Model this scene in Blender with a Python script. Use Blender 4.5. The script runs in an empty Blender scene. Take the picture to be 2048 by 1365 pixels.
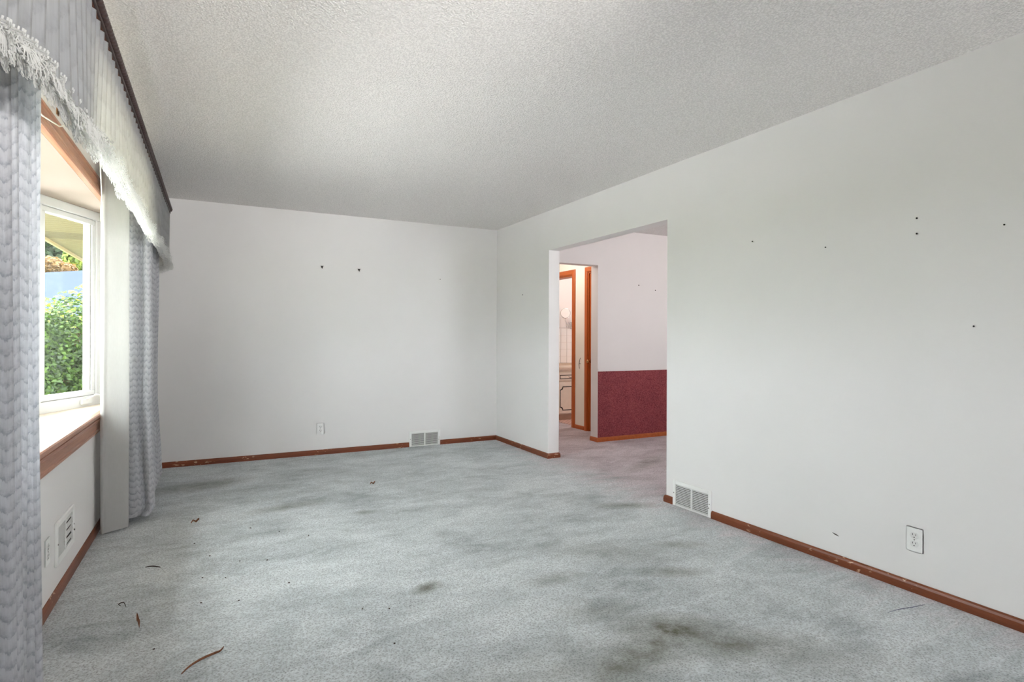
import bpy, bmesh, math, random
from mathutils import Vector, Matrix
R = random.Random(7)
sin, cos, pi, rad = math.sin, math.cos, math.pi, math.radians
scene = bpy.context.scene
col = scene.collection

# ---------------------------------------------------------------- camera
F_PX, YAW, CAM_H, ROLL = 1151.0, 27.305, 1.185, 0.004
cd = bpy.data.cameras.new('camera')
cam = bpy.data.objects.new('camera', cd)
col.objects.link(cam)
cd.sensor_width = 36.0
cd.sensor_fit = 'HORIZONTAL'
cd.lens = F_PX / 2048 * 36.0
cd.shift_y = -(682.5 - 676.55) / 2048
cd.clip_start = 0.02
cd.clip_end = 300
cam.matrix_world = (Matrix.Translation((0, 0, CAM_H)) @ Matrix.Rotation(-rad(YAW), 4, 'Z')
                    @ Matrix.Rotation(pi / 2, 4, 'X') @ Matrix.Rotation(ROLL, 4, 'Z'))
scene.camera = cam

# ---------------------------------------------------------------- world, sun, exposure
SKY_STRENGTH = 13.0
world = bpy.data.worlds.new('sky')
scene.world = world
world.use_nodes = True
bg = world.node_tree.nodes['Background']
bg.inputs['Color'].default_value = (0.94, 0.96, 1.0, 1)
bg.inputs['Strength'].default_value = SKY_STRENGTH
sd = bpy.data.lights.new('sun', 'SUN')
sd.energy = 42.0
sd.angle = rad(0.6)
sd.color = (1.0, 0.94, 0.95)
sun = bpy.data.objects.new('sun', sd)
col.objects.link(sun)
sun.rotation_euler = Vector((-0.36, -0.32, -0.88)).to_track_quat('-Z', 'Y').to_euler()
vs = scene.view_settings
vs.view_transform = 'Standard'
vs.look = 'None'
vs.gamma = 1.0
vs.use_curve_mapping = False
vs.exposure = 0.58
scene.cycles.max_bounces = 10
scene.cycles.diffuse_bounces = 7
scene.cycles.transparent_max_bounces = 10
scene.cycles.sample_clamp_indirect = 8.0
scene.cycles.adaptive_threshold = 0.02
scene.cycles.caustics_reflective = False
scene.cycles.caustics_refractive = False

# ---------------------------------------------------------------- material helpers
def srgb(r, g, b):
    f = lambda c: (c / 255 / 12.92) if c / 255 <= 0.04045 else ((c / 255 + 0.055) / 1.055) ** 2.4
    return (f(r), f(g), f(b), 1.0)

class NT:
    def __init__(s, name):
        s.m = bpy.data.materials.new(name)
        s.m.use_nodes = True
        s.t = s.m.node_tree
        s.n = s.t.nodes
        s.p = s.n.get('Principled BSDF')
        s.out = s.n.get('Material Output')
    def node(s, typ, **kw):
        n = s.n.new(typ)
        for k, v in kw.items():
            if k in n.inputs.keys():
                n.inputs[k].default_value = v
            else:
                setattr(n, k, v)
        return n
    def link(s, a, b):
        s.t.links.new(a, b)
    def inp(s, node, key, val):
        if hasattr(val, 'is_output'):
            s.link(val, node.inputs[key])
        else:
            node.inputs[key].default_value = val
    def coord(s, kind='Object'):
        return s.node('ShaderNodeTexCoord').outputs[kind]
    def mapping(s, vec, loc=(0, 0, 0), rot=(0, 0, 0), scale=(1, 1, 1), typ='POINT'):
        n = s.node('ShaderNodeMapping', vector_type=typ)
        s.link(vec, n.inputs['Vector'])
        n.inputs['Location'].default_value = loc
        n.inputs['Rotation'].default_value = rot
        n.inputs['Scale'].default_value = scale
        return n.outputs['Vector']
    def noise(s, vec, scale, detail=4, rough=0.55, dist=0.0):
        n = s.node('ShaderNodeTexNoise')
        s.link(vec, n.inputs['Vector'])
        n.inputs['Scale'].default_value = scale
        n.inputs['Detail'].default_value = detail
        n.inputs['Roughness'].default_value = rough
        n.inputs['Distortion'].default_value = dist
        return n.outputs['Fac']
    def ramp(s, fac, stops):
        n = s.node('ShaderNodeValToRGB')
        s.link(fac, n.inputs['Fac'])
        e = n.color_ramp.elements
        while len(e) < len(stops):
            e.new(0.5)
        for el, (p, c) in zip(e, stops):
            el.position = p
            el.color = c if len(c) == 4 else (*c, 1)
        return n.outputs['Color']
    def math(s, op, a, b=None, clamp=False):
        n = s.node('ShaderNodeMath', operation=op, use_clamp=clamp)
        s.inp(n, 0, a)
        if b is not None:
            s.inp(n, 1, b)
        return n.outputs[0]
    def mix(s, fac, a, b, mode='MIX'):
        n = s.node('ShaderNodeMix', data_type='RGBA', blend_type=mode)
        s.inp(n, 0, fac)
        s.inp(n, 6, a)
        s.inp(n, 7, b)
        return n.outputs[2]
    def bump(s, h, strength=0.3, dist=0.002):
        n = s.node('ShaderNodeBump')
        s.link(h, n.inputs['Height'])
        n.inputs['Strength'].default_value = strength
        n.inputs['Distance'].default_value = dist
        s.link(n.outputs['Normal'], s.p.inputs['Normal'])
        return n.outputs['Normal']
    def base(s, c, rough=0.6, spec=0.3):
        s.inp(s.p, 'Base Color', c)
        s.p.inputs['Roughness'].default_value = rough
        s.p.inputs['Specular IOR Level'].default_value = spec
        return s

M = {}
def plain(key, c, rough=0.6, spec=0.3, metal=0.0, var=0.06, scale=20):
    m = NT(key)
    n = m.noise(m.coord(), scale, 4)
    lo = tuple(x * (1 - var) for x in c[:3]) + (1,)
    hi = tuple(min(1, x * (1 + var)) for x in c[:3]) + (1,)
    m.base(m.ramp(n, [(0.3, lo), (0.7, hi)]), rough, spec)
    m.p.inputs['Metallic'].default_value = metal
    M[key] = m.m
    return m

def paint(key, c, bump=0.12, scale=160, rough=0.75):
    m = NT(key)
    co = m.coord()
    n = m.noise(co, 1.3, 3)
    lo = tuple(x * 0.975 for x in c[:3]) + (1,)
    m.base(m.ramp(n, [(0.35, lo), (0.65, c)]), rough, 0.2)
    m.bump(m.noise(co, scale, 3), bump, 0.0015)
    M[key] = m.m

paint('wall_paint', srgb(235, 233, 232))
paint('dining_paint', srgb(228, 224, 222))
paint('hall_paint', srgb(232, 225, 214))
paint('bath_paint', srgb(238, 230, 226))
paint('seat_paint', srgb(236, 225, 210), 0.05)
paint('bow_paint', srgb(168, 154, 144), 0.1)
paint('siding', srgb(214, 205, 180), 0.1)
plain('vinyl', srgb(226, 226, 226), 0.35, 0.4, var=0.015)
plain('plate', srgb(240, 240, 238), 0.35, 0.4, var=0.015)
plain('receptacle', srgb(228, 228, 226), 0.4, 0.4, var=0.015)
plain('slot_dark', srgb(38, 36, 34), 0.7, 0.2)
plain('duct_dark', srgb(48, 46, 45), 0.8, 0.1)
plain('louver', srgb(214, 214, 212), 0.45, 0.3, var=0.03)
plain('brass', srgb(190, 140, 90), 0.25, 0.5, metal=0.9)
plain('chrome', srgb(215, 215, 215), 0.12, 0.5, metal=0.95)
plain('steel', srgb(120, 116, 110), 0.4, 0.5, metal=0.6)
plain('twig', srgb(128, 84, 62), 0.8, 0.2, var=0.25, scale=60)
plain('dead_leaf', srgb(136, 96, 74), 0.8, 0.2, var=0.25, scale=60)
plain('speck', srgb(70, 60, 52), 0.9, 0.1, var=0.3, scale=200)
plain('thread', srgb(92, 92, 118), 0.9, 0.1)
plain('cord', srgb(238, 234, 226), 0.7, 0.2)
plain('cabinet', srgb(226, 214, 200), 0.5, 0.3, var=0.03)
plain('cabinet_line', srgb(40, 36, 32), 0.6, 0.3)
plain('counter', srgb(214, 196, 178), 0.3, 0.4, var=0.05)
plain('toe', srgb(170, 140, 122), 0.7, 0.2)
plain('tile', srgb(240, 236, 233), 0.25, 0.5, var=0.015)
plain('grout', srgb(222, 214, 210), 0.9, 0.1)
plain('scuff', srgb(90, 84, 80), 0.9, 0.1)

def wood(key, dark, light, axis='Y', rough=0.38, spec=0.45, scuffs=False, bump=0.08, grain=18):
    m = NT(key)
    co = m.coord()
    sc = {'X': (0.6, 14, 14), 'Y': (14, 0.6, 14), 'Z': (14, 14, 0.6)}[axis]
    v = m.mapping(co, scale=sc)
    n = m.noise(v, grain / 8, 6, 0.65, 0.6)
    n2 = m.noise(v, grain * 1.5, 5, 0.7)
    f = m.math('ADD', m.math('MULTIPLY', n, 0.7), m.math('MULTIPLY', n2, 0.3))
    c = m.ramp(f, [(0.34, dark), (0.66, light)])
    if scuffs:
        sv = m.mapping(co, scale={'Y': (1, 0.35, 1), 'X': (0.35, 1, 1), 'Z': (1, 1, .35)}[axis])
        s1 = m.noise(sv, 70, 2, 0.5, 0.4)
        s2 = m.noise(co, 3.5, 2)
        mask = m.math('MULTIPLY', m.ramp(s1, [(0.62, (0, 0, 0)), (0.65, (1, 1, 1))]), m.ramp(s2, [(0.5, (0, 0, 0)), (0.56, (1, 1, 1))]))
        c = m.mix(mask, c, srgb(196, 160, 130))
    m.base(c, rough, spec)
    m.bump(f, bump, 0.001)
    M[key] = m.m

wood('base_wood_y', srgb(100, 50, 28), srgb(132, 70, 40), 'Y', 0.38, 0.4, True)
wood('base_wood_x', srgb(104, 50, 26), srgb(136, 70, 40), 'X', 0.42, 0.4, True)
wood('casing_wood', srgb(160, 104, 78), srgb(200, 148, 120), 'Y', 0.32, 0.5)
wood('door_wood', srgb(158, 76, 30), srgb(192, 100, 46), 'Z', 0.42, 0.4)
wood('door_trim_y', srgb(158, 78, 34), srgb(190, 102, 52), 'Y', 0.42, 0.4)
wood('board_wood', srgb(82, 46, 30), srgb(120, 72, 48), 'Y', 0.5, 0.3)
plain('rope', srgb(62, 46, 44), 0.42, 0.4, var=0.15)

# popcorn ceiling
m = NT('popcorn')
co = m.coord()
n = m.noise(co, 95, 4, 0.6)
v = m.node('ShaderNodeTexVoronoi', Scale=120.0)
m.link(co, v.inputs['Vector'])
h = m.math('ADD', m.math('MULTIPLY', n, 1.0), m.math('MULTIPLY', v.outputs['Distance'], -0.7))
m.base(m.ramp(h, [(0.0, srgb(224, 221, 219)), (0.35, srgb(243, 240, 238))]), 0.9, 0.1)
m.bump(h, 0.75, 0.006)
M['popcorn'] = m.m

# carpet: cool grey cut pile, worn and stained
STAINS = [  # x, y, rx, ry, rot, strength
    (1.66, 1.77, .17, .10, -.5, 1.0), (1.52, 1.71, .22, .10, .2, .8), (1.34, 1.68, .26, .10, .3, .75), (1.80, 1.58, .24, .09, -.5, .75),
    (1.50, 2.04, .13, .07, -.3, .45), (2.07, 2.22, .12, .05, -.5, .6), (2.37, 2.50, .12, .05, -.5, .55), (1.10, 1.72, .3, .14, 0, .35),
    (0.90, 2.605, .055, .035, .4, .95), (0.45, 4.29, .20, .06, .2, .55), (0.91, 3.92, .05, .04, 0, .6), (1.48, 2.42, .12, .05, 0, .4),
    (1.95, 1.42, .25, .10, -.5, .4), (2.6, 3.25, .16, .05, -.4, .6), (1.95, 2.6, .3, .12, -.6, .35), (-.1, 5.2, .25, .12, .3, .6), (3.7, 4.3, .35, .07, .5, .5)]
m = NT('carpet')
co = m.coord()
n1 = m.noise(m.mapping(co, rot=(0, 0, .5), scale=(1.0, 1.5, 1)), 1.5, 6, 0.62, 0.7)
n2 = m.noise(m.mapping(co, rot=(0, 0, -.35), scale=(1.0, 2.2, 1)), 4.2, 5, 0.65, 0.8)
n3 = m.noise(co, 165, 3, 0.75)
v = m.node('ShaderNodeTexVoronoi', Scale=105.0)
m.link(m.mapping(co, scale=(1, 1, 0.3)), v.inputs['Vector'])
patch = m.math('ADD', m.math('MULTIPLY', n1, 0.62), m.math('MULTIPLY', n2, 0.38))
c = m.ramp(patch, [(0.33, srgb(148, 155, 157)), (0.45, srgb(182, 188, 190)), (0.58, srgb(206, 211, 213))])
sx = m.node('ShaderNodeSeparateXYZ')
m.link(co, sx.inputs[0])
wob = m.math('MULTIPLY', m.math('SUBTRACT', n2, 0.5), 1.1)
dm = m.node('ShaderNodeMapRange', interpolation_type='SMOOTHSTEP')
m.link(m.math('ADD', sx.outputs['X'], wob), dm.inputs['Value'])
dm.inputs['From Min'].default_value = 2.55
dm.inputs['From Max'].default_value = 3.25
mauve = m.ramp(patch, [(0.33, srgb(150, 136, 140)), (0.45, srgb(178, 166, 170)), (0.58, srgb(198, 188, 192))])  # mauve past the opening: warm room light put into the carpet colour
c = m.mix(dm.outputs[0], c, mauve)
sp = m.math('ADD', m.math('MULTIPLY', n3, 0.75), m.math('MULTIPLY', v.outputs['Distance'], 0.32))
c = m.mix(1.0, c, m.ramp(sp, [(0.32, (.40, .40, .40)), (0.52, (1.0, 1.0, 1.0)), (0.7, (1.28, 1.28, 1.28))]), 'MULTIPLY')
st = None
for (x, y, rx, ry, rot, s) in STAINS:
    g = m.node('ShaderNodeTexGradient', gradient_type='SPHERICAL')
    m.link(m.mapping(co, (x, y, 0), (0, 0, rot), (rx * 1.9, ry * 1.9, 1), 'TEXTURE'), g.inputs['Vector'])
    t = m.math('MULTIPLY', g.outputs['Fac'], s)
    st = t if st is None else m.math('MAXIMUM', st, t)
sn = m.noise(co, 13, 5, 0.7)
stm = m.math('MULTIPLY', st, m.ramp(sn, [(0.25, (.5, .5, .5)), (0.68, (1.3, 1.3, 1.3))]), True)
c = m.mix(m.math('MULTIPLY', stm, 1.0), c, srgb(80, 79, 58))
m.base(c, 0.95, 0.05)
m.p.inputs['Sheen Weight'].default_value = 0.25
m.p.inputs['Sheen Roughness'].default_value = 0.5
m.bump(sp, 0.9, 0.008)
M['carpet'] = m.m

# burgundy wallpaper
m = NT('burgundy_paper')
co = m.coord()
a = m.noise(co, 7, 5, 0.7, 0.8)
b = m.noise(co, 90, 4, 0.8)
c = m.ramp(a, [(0.3, srgb(102, 32, 44)), (0.55, srgb(124, 46, 54)), (0.75, srgb(134, 62, 60))])
c = m.mix(m.ramp(b, [(0.42, (0, 0, 0)), (0.66, (1, 1, 1))]), c, srgb(164, 92, 94))
c = m.mix(m.ramp(b, [(0.30, (1, 1, 1)), (0.44, (0, 0, 0))]), c, srgb(78, 26, 36))
m.base(c, 0.7, 0.2)
M['burgundy_paper'] = m.m

# bath floor tile (small, far away)
m = NT('bath_tile_floor')
br = m.node('ShaderNodeTexBrick', offset=0.0)
m.link(m.mapping(m.coord(), rot=(0, 0, .78), scale=(1, 1, 1)), br.inputs['Vector'])
br.inputs['Scale'].default_value = 1.0
br.inputs['Brick Width'].default_value = 0.05
br.inputs['Row Height'].default_value = 0.05
br.inputs['Mortar Size'].default_value = 0.004
br.inputs['Color1'].default_value = srgb(214, 180, 168)
br.inputs['Color2'].default_value = srgb(202, 166, 154)
br.inputs['Mortar'].default_value = srgb(150, 118, 108)
m.base(br.outputs['Color'], 0.4, 0.4)
M['bath_tile_floor'] = m.m

# flame-stitch drapery; UV in metres
def fabric(key, light, dark, translucent, tcol, row=0.055, per=0.048, contrast=1.0, sheer=0.0):
    m = NT(key)
    uv = m.node('ShaderNodeUVMap').outputs['UV']
    s = m.node('ShaderNodeSeparateXYZ')
    m.link(uv, s.inputs[0])
    U, V = s.outputs['X'], s.outputs['Y']
    tri = m.math('PINGPONG', U, per / 2)                       # 0..per/2
    w = m.math('MULTIPLY', m.noise(m.mapping(uv, scale=(1, .25, 1)), 240, 2), 0.022)
    vv = m.math('ADD', m.math('ADD', V, m.math('MULTIPLY', tri, 1.0)), w)
    fr = m.math('FRACT', m.math('DIVIDE', vv, row))
    pat = m.ramp(fr, [(0.0, dark), (0.28, tuple((a + b) / 2 for a, b in zip(light, dark))), (0.62, light), (0.9, light), (1.0, dark)])
    pat = m.mix(m.ramp(m.noise(uv, 60, 3, 0.7), [(0.38, (0, 0, 0)), (0.62, (.75, .75, .75))]), pat, light)
    stripe = m.noise(m.mapping(uv, scale=(1, .06, 1)), 120, 3, 0.7)
    pat = m.mix(1.0, pat, m.ramp(stripe, [(0.3, (.86, .86, .86)), (0.7, (1.1, 1.1, 1.1))]), 'MULTIPLY')
    m.base(pat, 0.8, 0.15)
    m.p.inputs['Sheen Weight'].default_value = 0.15
    tr = m.node('ShaderNodeBsdfTranslucent')
    m.inp(tr, 'Color', m.mix(0.75, pat, tcol))
    mx = m.node('ShaderNodeMixShader')
    mx.inputs[0].default_value = translucent
    m.link(m.p.outputs[0], mx.inputs[1])
    m.link(tr.outputs[0], mx.inputs[2])
    m.link(mx.outputs[0], m.out.inputs[0])
    M[key] = m.m
fabric('drape', srgb(200, 201, 205), srgb(148, 150, 160), 0.16, srgb(190, 192, 198), row=.040, per=.034)
fabric('valance_cloth', srgb(182, 185, 193), srgb(150, 153, 164), 0.55, srgb(236, 232, 214), row=0.085, per=0.07)

def thin(key, c, translucent, transparent, weave=0, rough=0.8):
    m = NT(key)
    uv = m.node('ShaderNodeUVMap').outputs['UV']
    n = m.noise(m.mapping(uv, scale=(1, .15, 1)), 160, 3)
    m.base(m.ramp(n, [(0.3, tuple(x * .93 for x in c[:3]) + (1,)), (0.7, c)]), rough, 0.1)
    tr = m.node('ShaderNodeBsdfTranslucent')
    tr.inputs['Color'].default_value = c
    mx = m.node('ShaderNodeMixShader')
    mx.inputs[0].default_value = translucent
    m.link(m.p.outputs[0], mx.inputs[1])
    m.link(tr.outputs[0], mx.inputs[2])
    tp = m.node('ShaderNodeBsdfTransparent')
    mx2 = m.node('ShaderNodeMixShader')
    mx2.inputs[0].default_value = transparent
    m.link(mx.outputs[0], mx2.inputs[1])
    m.link(tp.outputs[0], mx2.inputs[2])
    m.link(mx2.outputs[0], m.out.inputs[0])
    M[key] = m.m
thin('sheer', srgb(206, 205, 203), 0.38, 0.06)
thin('bounce_lining', srgb(246, 243, 234), 0.58, 0.0)
thin('lace', srgb(232, 232, 230), 0.58, 0.0)

# glass: thin pane
m = NT('glass')
gl = m.node('ShaderNodeBsdfGlossy', Roughness=0.02)
tp = m.node('ShaderNodeBsdfTransparent')
tp.inputs['Color'].default_value = (0.94, 0.97, 0.95, 1)
fz = m.node('ShaderNodeLayerWeight', Blend=0.5)
mx = m.node('ShaderNodeMixShader')
m.link(m.math('ADD', m.math('MULTIPLY', m.math('POWER', fz.outputs['Facing'], 5.0), 0.8), 0.03), mx.inputs[0])
m.link(tp.outputs[0], mx.inputs[1])
m.link(gl.outputs[0], mx.inputs[2])
m.link(mx.outputs[0], m.out.inputs[0])
M['glass'] = m.m

def leafmat(key, dark, light):
    m = NT(key)
    n = m.noise(m.coord(), 3.2, 4, 0.7)
    oi = m.node('ShaderNodeNewGeometry').outputs['Random Per Island']
    f = m.math('ADD', m.math('MULTIPLY', n, 0.5), m.math('MULTIPLY', oi, 0.5))
    c = m.ramp(f, [(0.25, dark), (0.75, light)])
    m.base(c, 0.55, 0.3)
    tr = m.node('ShaderNodeBsdfTranslucent')
    m.inp(tr, 'Color', c)
    mx = m.node('ShaderNodeMixShader')
    mx.inputs[0].default_value = 0.35
    m.link(m.p.outputs[0], mx.inputs[1])
    m.link(tr.outputs[0], mx.inputs[2])
    m.link(mx.outputs[0], m.out.inputs[0])
    M[key] = m.m
leafmat('leaf_green', srgb(16, 40, 12), srgb(66, 94, 24))
leafmat('leaf_yellow', srgb(50, 72, 18), srgb(112, 122, 38))
leafmat('leaf_dark', srgb(14, 30, 14), srgb(44, 64, 28))
leafmat('leaf_rust', srgb(70, 50, 24), srgb(122, 92, 50))
plain('bark', srgb(84, 66, 50), 0.9, 0.1, var=0.2)
plain('lawn', srgb(86, 98, 56), 0.9, 0.1, var=0.25, scale=4)
plain('concrete', srgb(206, 205, 204), 0.9, 0.1)
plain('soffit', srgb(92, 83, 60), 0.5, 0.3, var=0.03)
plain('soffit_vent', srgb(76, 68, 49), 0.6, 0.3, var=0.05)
plain('fascia', srgb(150, 136, 100), 0.5, 0.3)
plain('shingle', srgb(42, 48, 62), 0.95, 0.0, var=0.08, scale=6)
plain('far_siding', srgb(70, 70, 74), 0.8, 0.1, var=0.03)

# ---------------------------------------------------------------- geometry helpers
def tag(o, label=None, cat=None, group=None, kind=None):
    if label: o['label'] = label
    if cat: o['category'] = cat
    if group: o['group'] = group
    if kind: o['kind'] = kind
    return o

def link(o, parent=None):
    col.objects.link(o)
    if parent is not None:
        o.parent = parent
    return o

def mesh(name, verts, faces, mat, parent=None, uvs=None, smooth=False, local=False):
    """verts in world coordinates (or in the parent's when local); origin moved to the base centre when unparented"""
    off = Vector((0, 0, 0))
    if parent is not None and not local:
        p = parent
        while p is not None:
            off = off + p.location
            p = p.parent
    me = bpy.data.meshes.new(name)
    me.from_pydata([Vector(v) - off for v in verts], [], faces)
    if uvs is not None:
        ul = me.uv_layers.new(name='UVMap')
        for lp in me.loops:
            ul.data[lp.index].uv = uvs[lp.vertex_index]
    if smooth:
        for p_ in me.polygons:
            p_.use_smooth = True
    me.materials.append(M[mat])
    me.update()
    return link(bpy.data.objects.new(name, me), parent)

def boxes(bl):
    V, Fc = [], []
    for (x0, x1, y0, y1, z0, z1) in bl:
        i = len(V)
        V += [(x0, y0, z0), (x1, y0, z0), (x1, y1, z0), (x0, y1, z0), (x0, y0, z1), (x1, y0, z1), (x1, y1, z1), (x0, y1, z1)]
        Fc += [(i, i+3, i+2, i+1), (i+4, i+5, i+6, i+7), (i, i+1, i+5, i+4), (i+1, i+2, i+6, i+5), (i+2, i+3, i+7, i+6), (i+3, i, i+4, i+7)]
    return V, Fc

def box(name, b, mat, parent=None, bevel=0.0, local=False):
    V, Fc = boxes([b] if not isinstance(b, list) else b)
    o = mesh(name, V, Fc, mat, parent, local=local)
    if bevel:
        bm = bmesh.new(); bm.from_mesh(o.data)
        bmesh.ops.bevel(bm, geom=bm.edges[:], offset=bevel, segments=2, affect='EDGES', clamp_overlap=True)
        bm.to_mesh(o.data); bm.free()
    return o

def sweep(prof, path, closed=True):
    """prof: (a, b) pairs; path: list of (origin, adir, bdir); joined with caps"""
    V, Fc = [], []
    n = len(prof)
    for (o, a, b) in path:
        o, a, b = Vector(o), Vector(a), Vector(b)
        V += [tuple(o + a * p + b * q) for (p, q) in prof]
    for k in range(len(path) - 1):
        for i in range(n if closed else n - 1):
            j = (i + 1) % n
            Fc.append((k*n + i, k*n + j, (k+1)*n + j, (k+1)*n + i))
    if closed:
        Fc.append(tuple(range(n))[::-1])
        Fc.append(tuple((len(path)-1)*n + i for i in range(n)))
    return V, Fc

def tube(pts, r, sides=6, taper=None):
    V, Fc = [], []
    pts = [Vector(p) for p in pts]
    for k, p in enumerate(pts):
        d = (pts[min(k+1, len(pts)-1)] - pts[max(k-1, 0)]).normalized()
        a = d.orthogonal().normalized() if abs(d.z) > .9 else d.cross(Vector((0, 0, 1))).normalized()
        b = d.cross(a)
        rr = r if taper is None else r * taper[k]
        for i in range(sides):
            t = 2*pi*i/sides
            V.append(tuple(p + a*cos(t)*rr + b*sin(t)*rr))
    for k in range(len(pts)-1):
        for i in range(sides):
            j = (i+1) % sides
            Fc.append((k*sides+i, k*sides+j, (k+1)*sides+j, (k+1)*sides+i))
    Fc.append(tuple(range(sides))[::-1])
    Fc.append(tuple((len(pts)-1)*sides+i for i in range(sides)))
    return V, Fc

def join(*ms):
    V, Fc = [], []
    for (v, f) in ms:
        i = len(V)
        V += list(v)
        Fc += [tuple(k+i for k in q) for q in f]
    return V, Fc

def lathe(prof, c, axis, seg=20):
    """prof: (radius, height along axis)"""
    c, ax = Vector(c), Vector(axis).normalized()
    a = ax.orthogonal().normalized(); b = ax.cross(a)
    V, Fc = [], []
    for (r, h) in prof:
        for i in range(seg):
            t = 2*pi*i/seg
            V.append(tuple(c + ax*h + a*cos(t)*r + b*sin(t)*r))
    for k in range(len(prof)-1):
        for i in range(seg):
            j = (i+1) % seg
            Fc.append((k*seg+i, k*seg+j, (k+1)*seg+j, (k+1)*seg+i))
    Fc.append(tuple(range(seg))[::-1])
    Fc.append(tuple((len(prof)-1)*seg+i for i in range(seg)))
    return V, Fc

def thing(name, label, cat, loc, group=None, kind=None):
    o = bpy.data.objects.new(name, None)
    o.empty_display_size = 0.05
    o.location = loc
    col.objects.link(o)
    return tag(o, label, cat, group, kind)

def struct(o, label, cat):
    return tag(o, label, cat, kind='structure')

# ================================================================= SETTING
XL, XR, YB, YR, H = -0.634, 2.92, 6.05, -2.1, 2.44
XR2 = 3.04                        # dining side of the right wall
OY0, OY1, OZ = 3.20, 4.868, 2.052  # opening in the right wall
YD, YD2, XDE, HZ = 5.39, 5.522, 3.885, 2.02
XH, XH2 = 4.231, 4.35
DX1, DY0, HY1 = 6.2, 1.2, 8.2

# floors
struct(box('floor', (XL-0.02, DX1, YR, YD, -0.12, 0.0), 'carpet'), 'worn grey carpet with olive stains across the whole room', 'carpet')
struct(box('floor_hall', [(XR, XH, YD, HY1, -0.12, 0.0), (XL-0.02, XR, YD, YB+0.1, -0.12, 0.0), (XH, DX1, YD, YD2, -0.12, 0.0), (XH, XH2, YD2, HY1, -.12, 0.0)], 'carpet'), 'grey carpet, warm light painted in mauve, running from the room end into the hallway', 'carpet')
struct(box('floor_bath', (XH2-0.03, 6.0, YD2, HY1, -0.10, 0.004), 'bath_tile_floor'), 'small pinkish tile floor inside the bathroom doorway', 'floor')
# ceilings
struct(box('ceiling', (XL-0.14, XR+0.06, YR-0.12, YB+0.12, H, H+0.12), 'popcorn'), 'white popcorn textured ceiling over the empty room', 'ceiling')
struct(box('ceiling_dining', (XR+0.06, DX1+.12, DY0-0.12, YD+.06, H, H+0.12), 'popcorn'), 'textured ceiling strip seen through the wide opening', 'ceiling')
struct(box('ceiling_hall', (XR+0.06, DX1+.12, YD+0.06, HY1+0.12, H, H+0.12), 'popcorn'), 'hallway ceiling beyond the header', 'ceiling')
# walls
WY0, WY1, WZ0, WZ1 = 1.90, 4.795, 0.70, 2.045   # bow window hole
o = box('wall_left', [(XL-.14, XL, YR-.12, WY0, -.12, H), (XL-.14, XL, WY1, YB+.0, -.12, H), (XL-.14, XL, WY0, WY1, -.12, WZ0), (XL-.14, XL, WY0, WY1, WZ1, H)], 'wall_paint')
struct(o, 'white painted window wall on the left', 'wall')
struct(box('wall_back', (XL-.14, XR2, YB, YB+.12, -.12, H), 'wall_paint'), 'plain white end wall with two picture hooks', 'wall')
o = box('wall_right', [(XR, XR2, OY1, YB, -.12, H), (XR, XR2, OY0, OY1, OZ, H), (XR, XR2, YR-.12, OY0, -.12, H)], 'wall_paint')
struct(o, 'long white right wall with wide square opening', 'wall')
# wall behind the camera with an added, unglazed door opening for fill light
RX0, RX1, RZ1 = 2.32, 2.85, 2.08
o = box('wall_rear', [(XL-.14, RX0, YR-.12, YR, -.12, H), (RX1, XR2, YR-.12, YR, -.12, H), (RX0, RX1, YR-.12, YR, RZ1, H)], 'wall_paint')
struct(o, 'white wall behind the camera with an added light opening', 'wall')
w = thing('fill_opening', 'white framed opening added behind the camera for fill light', 'door', ((RX0+RX1)/2, YR-.06, 0), kind='structure')
box('frame', [(RX0, RX0+.05, YR-.1, YR-.02, 0, RZ1), (RX1-.05, RX1, YR-.1, YR-.02, 0, RZ1), (RX0, RX1, YR-.1, YR-.02, 0, .06), (RX0, RX1, YR-.1, YR-.02, RZ1-.06, RZ1)], 'vinyl', w)
box('mullion', (2.32, 2.85, YR-.09, YR-.03, 1.0, 1.08), 'vinyl', w)
struct(box('patio', (-2, 8, -14, YR-.12, -.2, -.12), 'concrete'), 'pale concrete slab added behind the camera to bounce light', 'patio')  # slab added to bounce sunlight in through the rear opening
# dining room
o = box('wall_dining', [(XDE, DX1, YD, YD2, -.12, H), (XR2, XDE, YD, YD2, HZ, H)], 'dining_paint')
struct(o, 'pale dining wall with a hallway opening at its left', 'wall')
DWX0, DWX1, DWZ0, DWZ1 = 4.2, 5.2, 1.0, 2.1
o = box('wall_dining_rear', [(XR2, DWX0, DY0-.12, DY0, -.12, H), (DWX1, DX1, DY0-.12, DY0, -.12, H), (DWX0, DWX1, DY0-.12, DY0, -.12, DWZ0), (DWX0, DWX1, DY0-.12, DY0, DWZ1, H)], 'dining_paint')
struct(o, 'dining room wall with a window out of view', 'wall')
struct(box('wall_dining_right', (DX1, DX1+.12, DY0-.12, HY1+.12, -.12, H), 'dining_paint'), 'dining room side wall out of view', 'wall')
# hall and bath
D2Y0, D2Y1, DH = 5.57, 6.082, 2.03          # closed door
BY0, BY1 = 6.44, 7.12                        # bathroom opening
o = box('wall_hall_right', [(XH, XH2, D2Y1, BY0, -.12, H), (XH, XH2, BY1, HY1, -.12, H), (XH, XH2, D2Y0, D2Y1, DH, H), (XH, XH2, BY0, BY1, DH, H), (XH, XH2, YD2, D2Y0, -.12, H)], 'hall_paint')
struct(o, 'cream hallway wall between two orange wood door frames', 'wall')
struct(box('wall_hall_left', (XR2-.12, XR2, YB+.12, HY1, -.12, H), 'hall_paint'), 'left hallway wall hidden past the jamb', 'wall')
struct(box('wall_hall_end', (XR2-.12, DX1, HY1, HY1+.12, -.12, H), 'hall_paint'), 'end wall of the hallway', 'wall')
BWY = 7.62
wb = struct(box('wall_bath', (XH2, DX1, BWY, BWY+.1, -.12, H), 'bath_paint'), 'bright white bathroom wall tiled below', 'wall')
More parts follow.
